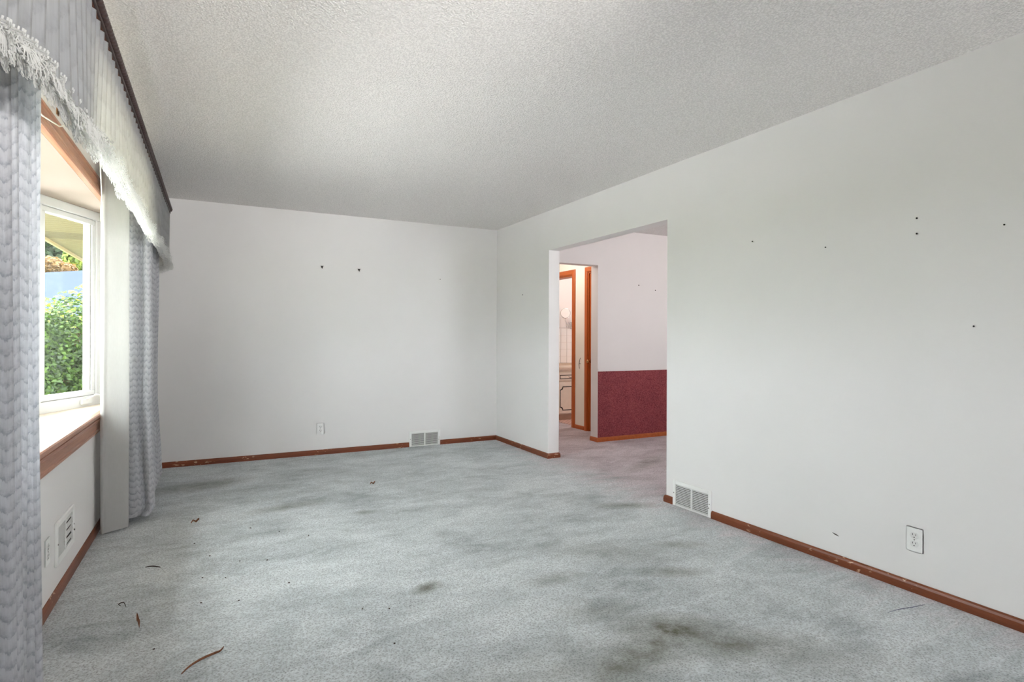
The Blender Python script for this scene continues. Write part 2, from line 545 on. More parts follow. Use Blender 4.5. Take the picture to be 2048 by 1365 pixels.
box('grout_bed', (XH2+.001, 5.5, BWY-.004, BWY, .80, 1.36), 'grout', wb)
V, Fc = boxes([(0, .102, -.006, 0, 0, .102)])
tile_me = None
for r in range(5):
    for c in range(9):
        x, z = XH2+.006+c*.108, .80+r*.108
        if tile_me is None:
            t = mesh('tile', [(a, b, cc) for a, b, cc in V], Fc, 'tile', wb, local=True); tile_me = t.data
        else:
            t = link(bpy.data.objects.new('tile', tile_me), wb)
        t.location = (x, BWY-.004, z)

# wallpaper wainscot and chair rail
struct(box('wall_wainscot', (XDE+.003, DX1, YD-.003, YD, 0, .806), 'burgundy_paper'), 'mottled burgundy wallpaper on the lower dining wall', 'wallpaper')
struct(box('trim_1', (XDE+.003, DX1, YD-.010, YD, .806, .838), 'dining_paint', bevel=.003), 'thin white chair rail above the burgundy wallpaper', 'trim')

# ---- baseboards: rounded profile (distance from wall, height)
BH = 0.05
BP = [(0, 0), (.013, 0), (.0135, .020), (.0125, .034), (.009, .044), (.004, .0495), (0, BH)]
def base_run(name, p0, p1, nrm, mat, label, m0=0.0, m1=0.0):
    """p0->p1 along the wall, nrm into the room; m0/m1 mitre (+1 outside corner, -1 inside)"""
    p0, p1, n = Vector(p0), Vector(p1), Vector(nrm)
    d = (p1-p0).normalized()
    V, Fc = [], []
    for (o_, s, m_) in ((p0, -1, m0), (p1, 1, m1)):
        for (a, b) in BP:
            V.append(tuple(o_ + n*a + d*(s*m_*a) + Vector((0, 0, b))))
    k = len(BP)
    for i in range(k):
        j = (i+1) % k
        Fc.append((i, j, k+j, k+i))
    Fc += [tuple(range(k))[::-1], tuple(range(k, 2*k))]
    return struct(mesh(name, V, Fc, mat), label, 'baseboard')
base_run('baseboard_left', (XL, YR, 0), (XL, YB, 0), (1, 0, 0), 'base_wood_y', 'reddish brown baseboard under the bow window', 0, -1)
base_run('baseboard_back', (XL, YB, 0), (1.872, YB, 0), (0, -1, 0), 'base_wood_x', 'long reddish baseboard on end wall left of the vent', -1, 0)
base_run('baseboard_back_short', (2.226, YB, 0), (XR, YB, 0), (0, -1, 0), 'base_wood_x', 'short reddish baseboard between vent and room corner', 0, -1)
base_run('baseboard_right_far', (XR, YB, 0), (XR, OY1, 0), (-1, 0, 0), 'base_wood_y', 'reddish baseboard from room corner to opening jamb', -1, 1)
base_run('baseboard_jamb_far', (XR, OY1, 0), (XR2, OY1, 0), (0, -1, 0), 'base_wood_x', 'scuffed baseboard piece wrapping the opening jamb', 1, 1)
base_run('baseboard_right_stub', (XR, OY0+.004, 0), (XR, 3.127, 0), (-1, 0, 0), 'base_wood_y', 'short baseboard stub between opening and wall vent', 1, 0)
base_run('baseboard_jamb_near', (XR, OY0, 0), (XR2, OY0, 0), (0, 1, 0), 'base_wood_x', 'baseboard end wrapping the near opening jamb', 1, 1)
base_run('baseboard_right', (XR, 2.766, 0), (XR, YR, 0), (-1, 0, 0), 'base_wood_y', 'long scratched brown baseboard along the right wall', 0, 0)
base_run('baseboard_dining', (XDE, YD, 0), (DX1, YD, 0), (0, -1, 0), 'door_trim_y', 'orange brown baseboard under the burgundy wallpaper', 1, 0)
base_run('baseboard_hall_end', (XDE, YD, 0), (XDE, YD2, 0), (-1, 0, 0), 'door_trim_y', 'baseboard wrapping the end of the dining wall', 1, 0)
base_run('baseboard_hall', (XH, 6.152, 0), (XH, 6.367, 0), (-1, 0, 0), 'door_trim_y', 'short baseboard between the two hallway door frames', 0, 0)
base_run('baseboard_dining_side', (XR2, OY1, 0), (XR2, YD, 0), (1, 0, 0), 'door_trim_y', 'baseboard on the dining side of the jamb', 1, 0)

# ---- hallway doors: casings, slab
CP = [(0, 0), (0, .013), (.012, .019), (.045, .019), (.060, .012), (.066, .004), (.066, 0)]
def casing(name, y0, y1, zt, label):
    """casing around an opening y0..y1 x 0..zt in the plane x = XH, facing -X"""
    t = thing(name, label, 'door frame', (XH, (y0+y1)/2, 0), kind='structure')
    W = .068
    P = [(a*W/.066, b) for a, b in CP]
    for (ys, s) in ((y0, -1), (y1, 1)):
        V = []
        for (z, mi) in ((0, 0), (zt, 1)):
            V += [(XH-b, ys+s*a, z+mi*a) for a, b in P]
        n = len(P)
        Fc = [(i, (i+1) % n, n+(i+1) % n, n+i) for i in range(n)] + [tuple(range(n)), tuple(range(n, 2*n))]
        mesh('side_casing', V, Fc, 'door_wood', t)
    V = []
    for (ys, s) in ((y0, -1), (y1, 1)):
        V += [(XH-b, ys+s*a, zt+a) for a, b in P]
    n = len(P)
    mesh('head_casing', V, [(i, (i+1) % n, n+(i+1) % n, n+i) for i in range(n)], 'door_trim_y', t)
    for (a, b) in ((y0-.001, y0+.018), (y1-.018, y1+.001)):
        box('jamb', (XH-.002, XH2+.002, a, b, 0, zt), 'door_wood', t)
    box('head_jamb', (XH-.002, XH2+.002, y0+.018, y1-.018, zt-.018, zt+.001), 'door_trim_y', t)
    return t
casing('trim_2', BY0-.003, BY1, DH, 'orange wood frame of the open bathroom doorway')
casing('trim_3', D2Y0, D2Y1, DH, 'orange wood frame around the closed hallway door')
d = thing('door_1', 'closed orange brown flush door in the hallway', 'door', (XH+.03, D2Y1, 0), kind='structure')
box('slab', (XH+.012, XH+.047, D2Y0+.02, D2Y1-.02, .012, DH-.02), 'door_wood', d, bevel=.002)
k = mesh('door_knob', *lathe([(.024, 0), (.024, .006), (.010, .010), (.009, .030), (.020, .038), (.026, .050), (.025, .062), (.016, .070), (0.004, .072)], (XH+.012, 6.022, .893), (-1, 0, 0), 16), 'brass', d, smooth=True)

# ---- bow window casing trims (wood), in the plane x = XL facing +X
CW = 0.125
WP = [(0, 0), (0, .026), (.005, .032), (.020, .033), (.024, .030), (.027, .020), (.031, .020), (.034, .025), (.042, .024), (.045, .017), (.050, .017), (.053, .020), (.094, .014), (.098, .010), (.102, .011), (.105, .017), (.116, .017), (.120, .011), (.125, .004), (.125, 0)]
def win_casing(name, pts, outs, label):
    V = []
    n = len(WP)
    for (p, o_) in zip(pts, outs):
        V += [(XL+b, p[0]+o_[0]*a, p[1]+o_[1]*a) for a, b in WP]
    Fc = [(i, (i+1) % n, n+(i+1) % n, n+i) for i in range(n)] + [tuple(range(n)), tuple(range(n, 2*n))]
    return struct(mesh(name, V, Fc, 'casing_wood'), label, 'window casing')
CY0, CY1, CZ0, CZ1 = 1.905, 4.79, .727, 2.02
win_casing('trim_4', [(CY0, CZ0), (CY1, CZ0)], [(-1, -1), (1, -1)], 'moulded brown wood casing along the window seat')
win_casing('trim_5', [(CY0, CZ1), (CY1, CZ1)], [(-1, 1), (1, 1)], 'moulded brown wood casing across the window head')
win_casing('trim_6', [(CY1, CZ0), (CY1, CZ1)], [(1, -1), (1, 1)], 'vertical wood casing behind the white sheer curtain')
win_casing('trim_7', [(CY0, CZ0), (CY0, CZ1)], [(-1, -1), (-1, 1)], 'vertical wood casing behind the near grey drape')

# ---- bow window: seat, head and five units
PW = .595
bow = [(-.685, 4.769)]
for ang in (24, 12, 0, -12, -24):
    bow.append((bow[-1][0]-PW*sin(rad(ang)), bow[-1][1]-PW*cos(rad(ang))))
def slab(name, z0, z1, mat, grow, label, cat):
    outline = [(XL-.001, CY1+.004)] + [(x-grow, y) for x, y in bow] + [(XL-.001, CY0-.004)]
    n = len(outline)
    V = [(x, y, z0) for x, y in outline] + [(x, y, z1) for x, y in outline]
    Fc = [tuple(range(n)), tuple(range(n, 2*n))[::-1]] + [(i, n+i, n+(i+1) % n, (i+1) % n) for i in range(n)]
    return struct(mesh(name, V, Fc, mat), label, cat)
slab('window_seat', .66, .725, 'seat_paint', .09, 'cream painted window seat board under the bow window', 'window seat')
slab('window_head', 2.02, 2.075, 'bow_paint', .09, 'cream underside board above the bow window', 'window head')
LBL = ['white casement window at the far angled end of the bow', 'second bow window unit from the far end behind drape', 'middle unit of the bow window behind drape', 'fourth bow window unit behind the near drape', 'nearest bow window unit behind the near drape']
def window_unit(i, p0, p1):
    (x0, y0), (x1, y1) = p1, p0          # local +u runs from p1 (near) to p0 (far)
    L = math.hypot(x1-x0, y1-y0)
    u = Vector(((x1-x0)/L, (y1-y0)/L, 0)); nrm = Vector((u.y, -u.x, 0))   # nrm points into the room
    t = thing('window_%d' % (i+1), LBL[i], 'window', (x0, y0, .725), kind='structure')
    z0, z1 = .725, 2.02
    def bar(name, u0, u1, za, zb, d0, d1, mat, parent=t, bev=.003):
        V, Fc = boxes([(u0, u1, d0, d1, za-z0, zb-z0)])
        o = mesh(name, [tuple(u*a + nrm*b + Vector((0, 0, c))) for a, b, c in V], Fc, mat, parent, local=True)
        if bev:
            bm = bmesh.new(); bm.from_mesh(o.data)
            bmesh.ops.bevel(bm, geom=bm.edges[:], offset=bev, segments=1, affect='EDGES', clamp_overlap=True)
            bm.to_mesh(o.data); bm.free()
        return o
    FW = .056
    bar('frame_head', 0, L, z1-FW, z1, -.09, 0, 'vinyl')
    bar('frame_sill', 0, L, z0, z0+FW+.012, -.09, 0, 'vinyl')
    bar('frame_jamb', 0, FW, z0+FW+.012, z1-FW, -.09, 0, 'vinyl')
    bar('frame_jamb', L-FW, L, z0+FW+.012, z1-FW, -.09, 0, 'vinyl')
    g = .003
    a0, a1, b0, b1 = FW+g, L-FW-g, z0+FW+.012+g, z1-FW-g
    SW = .032
    bar('sash_rail', a0, a1, b1-SW, b1, -.055, -.008, 'vinyl')
    bar('sash_rail', a0, a1, b0, b0+SW, -.055, -.008, 'vinyl')
    bar('sash_stile', a0, a0+SW, b0+SW, b1-SW, -.055, -.008, 'vinyl')
    bar('sash_stile', a1-SW, a1, b0+SW, b1-SW, -.055, -.008, 'vinyl')
    bar('gasket', a1-SW-.005, a1-SW, b0+SW, b1-SW, -.030, -.016, 'steel', bev=0)
    bar('pane', a0+SW-.004, a1-SW+.004, b0+SW-.004, b1-SW+.004, -.034, -.030, 'glass', bev=0)
    # crank operator on the sill
    cx = L-.17
    k = bar('crank_base', cx-.05, cx+.05, z0+.016, z0+.052, 0, .018, 'vinyl', bev=.006)
    pts = [u*(cx-.005)+nrm*.016+Vector((0, 0, .05)), u*(cx+.01)+nrm*.034+Vector((0, 0, .062)), u*(cx+.06)+nrm*.032+Vector((0, 0, .072)), u*(cx+.10)+nrm*.030+Vector((0, 0, .066)), u*(cx+.115)+nrm*.030+Vector((0, 0, .060))]
    V, Fc = tube(pts, .008, 8, [1, 1, .9, .9, 1.2])
    mesh('crank_handle', V, Fc, 'vinyl', k, local=True, smooth=True)
for i in range(5):
    window_unit(i, bow[i], bow[i+1])

# ================================================================= FITTINGS ON THE WALLS
def placer(origin, u, n):
    """maps (a along wall, b out of wall, c up) to the world"""
    o_, u, n = Vector(origin), Vector(u), Vector(n)
    return lambda a, b, c: tuple(o_ + u*a + n*b + Vector((0, 0, c)))

def register(name, origin, u, n, W, Hh, label, floor_mounted=True, slats=12, wrecked=False):
    """louvred wall register; origin = lower centre on the wall"""
    t = thing(name, label, 'wall vent', origin)
    P = placer((0, 0, 0), u, n)
    def pb(nm, a0, a1, b0, b1, c0, c1, mat, bev=0, parent=t):
        V, Fc = boxes([(a0, a1, b0, b1, c0, c1)])
        o = mesh(nm, [P(*v) for v in V], Fc, mat, parent, local=True)
        bm = bmesh.new(); bm.from_mesh(o.data)
        bmesh.ops.recalc_face_normals(bm, faces=bm.faces[:])
        if bev:
            bmesh.ops.bevel(bm, geom=bm.edges[:], offset=bev, segments=1, affect='EDGES', clamp_overlap=True)
        bm.to_mesh(o.data); bm.free()
        return o
    b, T = .027, .012
    lo = .010 if floor_mounted else .030
    pb('duct_backing', -W/2+b*.5, W/2-b*.5, .0005, .002, lo*.5, Hh-b*.7, 'duct_dark')
    pb('frame_side', -W/2, -W/2+b, 0, T, 0, Hh, 'plate', .003)
    pb('frame_side', W/2-b, W/2, 0, T, 0, Hh, 'plate', .003)
    pb('frame_top', -W/2+b, W/2-b, 0, T, Hh-b, Hh, 'plate', .003)
    pb('frame_bottom', -W/2+b, W/2-b, 0, T, 0, lo, 'plate', .003)
    pb('centre_bar', -.006, .006, 0, T-.001, lo, Hh-b, 'plate', .002)
    n_sl = slats
    for (a0, a1) in ((-W/2+b, -.006), (.006, W/2-b)):
        me = None
        for k in range(n_sl):
            c = lo + (k+.5)*(Hh-b-lo)/n_sl
            bend = 0
            if wrecked:
                bend = R.uniform(-.35, .35)
                if a0 > 0 and k % 3 == 0:
                    continue
            dz = .0026
            V = [(a0, .003, c+dz), (a1, .003, c+dz+bend*.012), (a1, .0095, c-dz+bend*.012), (a0, .0095, c-dz),
                 (a0, .0036, c+dz+.001), (a1, .0036, c+dz+.001+bend*.012), (a1, .0101, c-dz+.001+bend*.012), (a0, .0101, c-dz+.001)]
            Fc = [(0, 1, 2, 3), (7, 6, 5, 4), (0, 4, 5, 1), (1, 5, 6, 2), (2, 6, 7, 3), (3, 7, 4, 0)]
            mesh('slat', [P(*v) for v in V], Fc, 'louver', t, local=True)
    # screws and damper lever
    for s in (-1, 1):
        mesh('screw', *lathe([(.004, 0), (.004, .001), (.001, .0022)], P(s*(W/2-b/2), T, Hh*.5), n, 8), 'steel', t, local=True)
    V, Fc = boxes([(W/2-b*.68, W/2-b*.54, T, T+.005, Hh*.34, Hh*.38)])
    mesh('damper_lever', [P(*v) for v in V], Fc, 'steel', t, local=True)
    return t
register('wall_register', (2.049, YB, 0), (1, 0, 0), (0, -1, 0), .354, .168, 'white louvred vent at floor level on the end wall')
register('wall_register', (XR, 2.946, 0), (0, -1, 0), (-1, 0, 0), .358, .178, 'white louvred vent beside the opening on the right wall')
register('wall_register', (XL, 3.392, .150), (0, 1, 0), (1, 0, 0), .356, .196, 'white vent with bent slats below the window seat', False, 12, True)

def outlet(origin, u, n, label):
    t = thing('wall_outlet', label, 'outlet', origin)
    P = placer((0, 0, 0), u, n)
    V, Fc = boxes([(-.037, .037, 0, .006, 0, .116)])
    o = mesh('cover_plate', [P(*v) for v in V], Fc, 'plate', t, local=True)
    bm = bmesh.new(); bm.from_mesh(o.data)
    bmesh.ops.recalc_face_normals(bm, faces=bm.faces[:])
    bmesh.ops.bevel(bm, geom=bm.edges[:], offset=.003, segments=2, affect='EDGES', clamp_overlap=True)
    bm.to_mesh(o.data); bm.free()
    for cz in (.0385, .0775):
        pr = []
        for k in range(20):
            a = 2*pi*k/20
            pr.append((.0172*cos(a), max(-.0135, min(.0135, .0172*sin(a)))))
        Vt = [P(a, .006, cz+b) for a, b in pr] + [P(a, .0078, cz+b) for a, b in pr]
        Fc = [(k, (k+1) % 20, 20+(k+1) % 20, 20+k) for k in range(20)] + [tuple(range(20, 40)), tuple(range(20))[::-1]]
        rc = mesh('receptacle', Vt, Fc, 'receptacle', t, local=True)
        for (a, w_, h_) in ((-.0065, .0022, .0085), (.0065, .0022, .0070)):
            V, Fc = boxes([(a-w_/2, a+w_/2, .0077, .0081, cz+.001, cz+.001+h_)])
            mesh('slot', [P(*v) for v in V], Fc, 'slot_dark', rc, local=True)
        V, Fc = lathe([(.0026, 0), (.0026, .0005)], P(0, .0077, cz-.0075), n, 10)
        mesh('ground_hole', V, Fc, 'slot_dark', rc, local=True)
    mesh('screw', *lathe([(.003, 0), (.003, .0008), (.001, .0016)], P(0, .006, .058), n, 8), 'steel', t, local=True)
outlet((.949, YB, .203), (1, 0, 0), (0, -1, 0), 'white double outlet on the end wall left of the vent')
outlet((XR, 1.529, .189), (0, -1, 0), (-1, 0, 0), 'white double outlet low on the near right wall')
outlet((XL, 3.082, .208), (0, 1, 0), (1, 0, 0), 'white double outlet under the window seat by the drape')

def picture_hook(x, z, label):
    t = thing('picture_hook', label, 'hook', (x, YB, z), 'picture hooks')
    box('back_plate', (x-.010, x+.010, YB-.0025, YB, z-.006, z+.010), 'steel', t, bevel=.001)
    for s in (-1, 1):
        V, Fc = tube([(x+s*.012, YB-.003, z+.010), (x+s*.006, YB-.005, z-.002), (x, YB-.008, z-.014)], .0028, 6)
        mesh('strap', V, Fc, 'slot_dark', t)
    V, Fc = tube([(x, YB-.002, z+.006), (x, YB-.012, z-.012), (x, YB-.02, z-.018), (x, YB-.024, z-.010)], .0032, 6)
    mesh('hook_arm', V, Fc, 'slot_dark', t)
picture_hook(.959, 1.898, 'left one of the two small hooks on the end wall')
picture_hook(1.329, 1.889, 'right one of the two small hooks on the end wall')

def nail(pos, n, label, r=.0045):
    V, Fc = lathe([(r*.45, 0), (r*.45, .005), (r, .0055), (r, .007), (r*.5, .008)], (0, 0, 0), n, 8)
    o = mesh('nail', V, Fc, 'slot_dark')
    o.location = pos
    tag(o, label, 'nail', 'nails left in the walls')
nail((XR, 1.524, 1.753), (-1, 0, 0), 'dark nail on right wall, upper of a close pair')
nail((XR, 1.524, 1.681), (-1, 0, 0), 'dark nail on right wall, lower of a close pair')
nail((XR, 1.977, 1.680), (-1, 0, 0), 'small nail on right wall midway to the opening', .0038)
nail((XR, 1.295, 1.244), (-1, 0, 0), 'small nail on right wall at mid height near frame edge', .0038)
nail((XR, 1.188, 1.665), (-1, 0, 0), 'nail high on right wall closest to the picture edge', .0038)
nail((XR, 2.451, 1.782), (-1, 0, 0), 'small nail on right wall nearest the opening', .0038)
nail((XR, 5.405, 1.647), (-1, 0, 0), 'nail on narrow wall between room corner and opening', .005)
nail((2.220, YB, 1.835), (0, -1, 0), 'single nail right of the two hooks on end wall', .005)
nail((4.472, YD, 1.818), (0, -1, 0), 'left nail on pale wall above burgundy wallpaper', .007)
nail((4.725, YD, 1.769), (0, -1, 0), 'right nail on pale wall above burgundy wallpaper', .007)
V, Fc = tube([(XR-.001, 1.935, .158), (XR-.0015, 1.915, .153), (XR-.001, 1.898, .149)], .0025, 5, [.4, 1.5, .3])
tag(mesh('wall_scuff', V, Fc, 'scuff'), 'small dark scuff above the baseboard on right wall', 'scuff')
# bent wire left on the hallway wall
t = thing('wire_hook', 'thin bent wire hanging on the cream hallway wall', 'wire', (XH, 6.26, .853))
V, Fc = tube([(XH-.004, 6.245, .93), (XH-.006, 6.265, .89), (XH-.006, 6.278, .84), (XH-.004, 6.27, .79)], .0028, 5)
mesh('wire', V, Fc, 'scuff', t)
V, Fc = tube([(XH-.005, 6.27, .862), (XH-.006, 6.24, .852)], .0026, 5)
mesh('wire_barb', V, Fc, 'scuff', t)

# ---- bathroom vanity and mirror
vy, vx0, vx1, vz = 7.03, XH2+.012, 5.30, .735
t = thing('bathroom_vanity', 'cream bathroom vanity with black outlined door and drawer', 'vanity', ((vx0+vx1)/2, vy, 0))
box('carcass', (vx0, vx1, vy+.02, BWY-.002, .085, vz), 'cabinet', t)
box('toe_kick', (vx0, vx1, vy+.035, vy+.05, 0.004, .085), 'toe', t)
box('worktop', (vx0, vx1, vy-.015, BWY-.002, vz, vz+.028), 'counter', t, bevel=.004)
box('backsplash', (vx0, vx1, BWY-.025, BWY-.011, vz+.028, vz+.06), 'counter', t)
def outline(x0, x1, z0, z1, notch, w, y):
    """black painted line with scooped-in corners"""
    pts = []
    for (cx, cz, a0) in ((x0, z0, 90), (x1, z0, 180), (x1, z1, 270), (x0, z1, 0)):
        ang = [a0 - 90*k/4 for k in range(5)] if notch else [0]
        for a in ang:
            pts.append((cx+notch*cos(rad(a)), cz+notch*sin(rad(a))) if notch else (cx, cz))
    n = len(pts)
    cx, cz = (x0+x1)/2, (z0+z1)/2
    V = [(x, y, z) for x, z in pts] + [(x+math.copysign(w, cx-x), y, z+math.copysign(w, cz-z)) for x, z in pts]
    V += [(x, y+.0015, z) for (x, _, z) in V]
    Fc = []
    for i in range(n):
        j = (i+1) % n
        Fc += [(i, j, n+j, n+i), (2*n+i, 3*n+i, 3*n+j, 2*n+j), (i, 2*n+i, 2*n+j, j), (n+i, n+j, 3*n+j, 3*n+i)]
    return V, Fc
for (x0, x1) in ((vx0+.02, 4.83), (4.85, vx1-.02)):
    dr = box('drawer', (x0, x1, vy, vy+.02, .575, .690), 'cabinet', t, bevel=.003)
    mesh('painted_line', *outline(x0+.025, x1-.025, .595, .655, 0, .010, vy-.0015), 'cabinet_line', dr)
    mx_ = (x0+x1)/2
    V, Fc = tube([(mx_-.05, vy, .627), (mx_-.045, vy-.02, .620), (mx_, vy-.026, .617), (mx_+.045, vy-.02, .620), (mx_+.05, vy, .627)], .005, 6)
    mesh('drawer_pull', V, Fc, 'steel', dr, smooth=True)
    do = box('cabinet_door', (x0, x1, vy, vy+.02, .10, .555), 'cabinet', t, bevel=.003)
    mesh('painted_line', *outline(x0+.025, x1-.025, .142, .490, .045, .012, vy-.0015), 'cabinet_line', do)

t = thing('shaving_mirror', 'round chrome magnifying mirror on a folding scissor arm', 'mirror', (4.95, 7.45, 1.30))
mc, mn = Vector((4.75, 7.43, 1.567)), Vector((-.35, -1, 0)).normalized()
mesh('mirror_rim', *lathe([(.074, -.010), (.080, -.007), (.081, 0), (.080, .006), (.072, .008)], mc, mn, 28), 'chrome', t, smooth=True)
mesh('mirror_glass', *lathe([(.071, .0085), (.070, .0092), (.03, .0086)], mc, mn, 28), 'tile', t)
mesh('mirror_stem', *tube([(4.755, 7.44, 1.49), (4.76, 7.44, 1.45), (4.775, 7.44, 1.42)], .005, 8), 'chrome', t, smooth=True)
for k in range(4):
    x = 4.775 + .045*k
    for (z0_, z1_, yy) in ((1.335, 1.435, 7.44), (1.435, 1.335, 7.446)):
        V, Fc = boxes([(0, 1, 0, 1, 0, 1)])
        mesh('scissor_bar', *tube([(x, yy, z0_), (x+.045, yy, z1_)], .0045, 6), 'chrome', t)
mesh('pivot_rod', *tube([(4.775, 7.443, 1.33), (4.775, 7.443, 1.44)], .005, 8), 'chrome', t)
box('wall_bracket', (4.955, 4.975, 7.43, 7.614, 1.33, 1.44), 'chrome', t, bevel=.003)

# ================================================================= CURTAINS
def curtain(name, plan, z0, z1, nz, mat, parent=None, shape=None, hem=None):
    """plan: list of (x, y) along the cloth; shape(x, y, s, f) -> (x, y) at height fraction f (0 bottom)"""
    arc = [0.0]
    for a, b in zip(plan, plan[1:]):
        arc.append(arc[-1] + math.hypot(b[0]-a[0], b[1]-a[1]))
    V, UV, Fc = [], [], []
    n = len(plan)
    for k in range(nz+1):
        f = k/nz
        for i, (x, y) in enumerate(plan):
            zb = z0(i, x, y) if callable(z0) else z0
            zt = z1(i, x, y) if callable(z1) else z1
            z = zb + (zt-zb)*f
            xx, yy = shape(x, y, arc[i], f) if shape else (x, y)
            V.append((xx, yy, z))
            UV.append((arc[i], z))
    for k in range(nz):
        for i in range(n-1):
            Fc.append((k*n+i, k*n+i+1, (k+1)*n+i+1, (k+1)*n+i))
    return mesh(name, V, Fc, mat, parent, UV, True)

def smooth_plan(pts, sub=6):
    out = []
    P_ = [Vector((p[0], p[1])) for p in pts]
    for i in range(len(P_)-1):
        a, b, c, d_ = P_[max(i-1, 0)], P_[i], P_[i+1], P_[min(i+2, len(P_)-1)]
        for k in range(sub):
            t_ = k/sub
            q = .5*((2*b) + (-a+c)*t_ + (2*a-5*b+4*c-d_)*t_*t_ + (-a+3*b-3*c+d_)*t_**3)
            out.append((q.x, q.y))
    out.append(tuple(P_[-1]))
    return out

# ---- near drape (cut by the left edge of the picture)
pts = []
y = 0.75
k = 0
while y < 2.20:
    pts.append((-.500 + (.034 if k % 2 else -.066) + R.uniform(-.010, .010), y))
    y += .033 + R.uniform(-.010, .012)
    k += 1
pts += [(-.484, 2.245), (-.502, 2.275), (-.585, 2.285)]
near = curtain('drape', smooth_plan(pts, 5), .015, 2.20, 30, 'drape', None,
               lambda x, y, s, f: (x + (1-f)*.018*sin(s*9) + (1-f)**2*.01, y + (1-f)*.012))
tag(near, 'grey chevron pleated drape cut by the left picture edge', 'curtain', 'grey chevron drapes')

# ---- far sheer and drape
sp = [(-.60, 4.28), (-.606, 4.17), (-.585, 4.145), (-.565, 4.165), (-.52, 4.19), (-.475, 4.225), (-.485, 4.26), (-.57, 4.30)]
y = 4.36
k = 0
while y < 5.15:
    sp.append((-.515 if k % 2 else -.585, y)); y += .07; k += 1
sh = curtain('sheer_curtain', smooth_plan(sp, 6), .012, 2.21, 26, 'sheer', None,
             lambda x, y, s, f: (x + .006*sin(s*22+f*2)*(1-f), y + .004*sin(s*30)*(1-f)))
tag(sh, 'white sheer curtain hanging beside the far window unit', 'curtain')
dp = [(-.535, 4.52), (-.518, 4.455), (-.485, 4.425), (-.45, 4.435), (-.428, 4.47), (-.412, 4.445), (-.39, 4.43), (-.37, 4.45), (-.372, 4.50), (-.42, 4.56), (-.46, 4.60)]
y = 4.66
k = 0
while y < 5.45:
    dp.append((-.405 if k % 2 else -.50, y)); y += .07; k += 1
def dshape(x, y, s, f):
    g = max(0.0, 1 - f/.30)                 # puffs out towards the floor
    b = max(0.0, 1 - abs(f-.06)/.10)
    xx = x + g*.030*(1 if x > -.48 else .3) - (.030*max(0, 1-f/.022) if f < .022 else 0)
    return xx + .004*sin(f*9+s*14), y - g*.07*(1 if y < 4.55 else 0) + .004*sin(f*7)
dr = curtain('drape', smooth_plan(dp, 7), .03, 2.20, 46, 'drape', None, dshape)
tag(dr, 'grey chevron drape puddling at the far end of the window', 'curtain', 'grey chevron drapes')

# ---- valance with rope trim and lace
VX, VTOP = -.345, 2.285
val = thing('window_valance', 'long pleated grey valance with rope trim and white lace edge', 'valance', (-.36, 3.4, VTOP))
VY0, VY1 = 0.95, 5.66
plan = []
y = VY0
pl_edges = []
while y < VY1-.05:
    p = .088 + R.uniform(-.012, .012)
    plan += [(-.376, y), (-.372, y+p*.28), (-.360, y+p*.60), (-.344, y+p*.90), (-.341, y+p*.97), (-.349, y+p*1.0), (-.375, y+p*.93)]
    pl_edges.append(y+p*.96)
    y += p*.97
yend = y
plan += [(-.362, y+.01), (-.358, y+.03), (-.365, y+.05), (-.40, y+.045), (-.43, y+.03), (-.47, y+.035), (-.52, y+.025)]
def vbot(i, x, y):
    z = 1.838
    if y < 2.7:
        z -= .035*min(1, (2.7-y)/.9)
    if y < 1.75:
        z -= .09*min(1, (1.75-y)/.45)**1.5
    if y > 5.15:
        z -= .045*((y-5.15)/.5)
    if x < -.385 and y > 5.5:
        z -= .05*min(1, (-.385-x)/.1)
    return z
curtain('pleated_cloth', plan, vbot, 2.232, 10, 'valance_cloth', val,
        lambda x, y, s, f: (x + (1-f)*.012*sin(y*7.3), y + (1-f)*.004*sin(s*11)))
# opaque header tape behind the cloth top
box('header_tape', (-.386, -.383, VY0, VY1, 2.17, 2.232), 'board_wood', val)
ys = [VY0 + (VY1-VY0)*k/160 for k in range(161)]
lp = [(-.389 + .004*sin(k*1.1), q) for k, q in enumerate(ys)]
curtain('bounce_lining', lp, lambda i, x, y: vbot(i, -.36, y)+.02, 2.235, 4, 'bounce_lining', val)  # white layer added to bounce window light up onto the ceiling
bd = box('cornice_board', [(VX-.045, VX, VY0, 5.70, 2.232, 2.252), (VX-.016, VX, VY0, 5.70, 2.252, 2.275)], 'board_wood', val)
# rope trim: flat fillet, twisted rope
box('trim_fillet', (VX, VX+.006, VY0, 5.70, 2.234, 2.252), 'rope', val, bevel=.002)
V, Fc = [], []
seg, sides = 680, 10
for k in range(seg+1):
    yy = VY0 + (5.70-VY0)*k/seg
    for i in range(sides):
        a = 2*pi*i/sides
        r = .0125 + .0032*cos(2*a*1 - yy*2*pi/.028)
        V.append((VX+.006+r*cos(a), yy, 2.268+r*1.15*sin(a)))
for k in range(seg):
    for i in range(sides):
        j = (i+1) % sides
        Fc.append((k*sides+i, (k+1)*sides+i, (k+1)*sides+j, k*sides+j))
Fc += [tuple(range(sides)), tuple(seg*sides+i for i in range(sides))[::-1]]
mesh('rope_trim', V, Fc, 'rope', val, smooth=True)
for yy in (1.0, 3.3, 5.5):
    box('support_bracket', (XL, -.40, yy, yy+.03, 2.205, 2.231), 'steel', val)

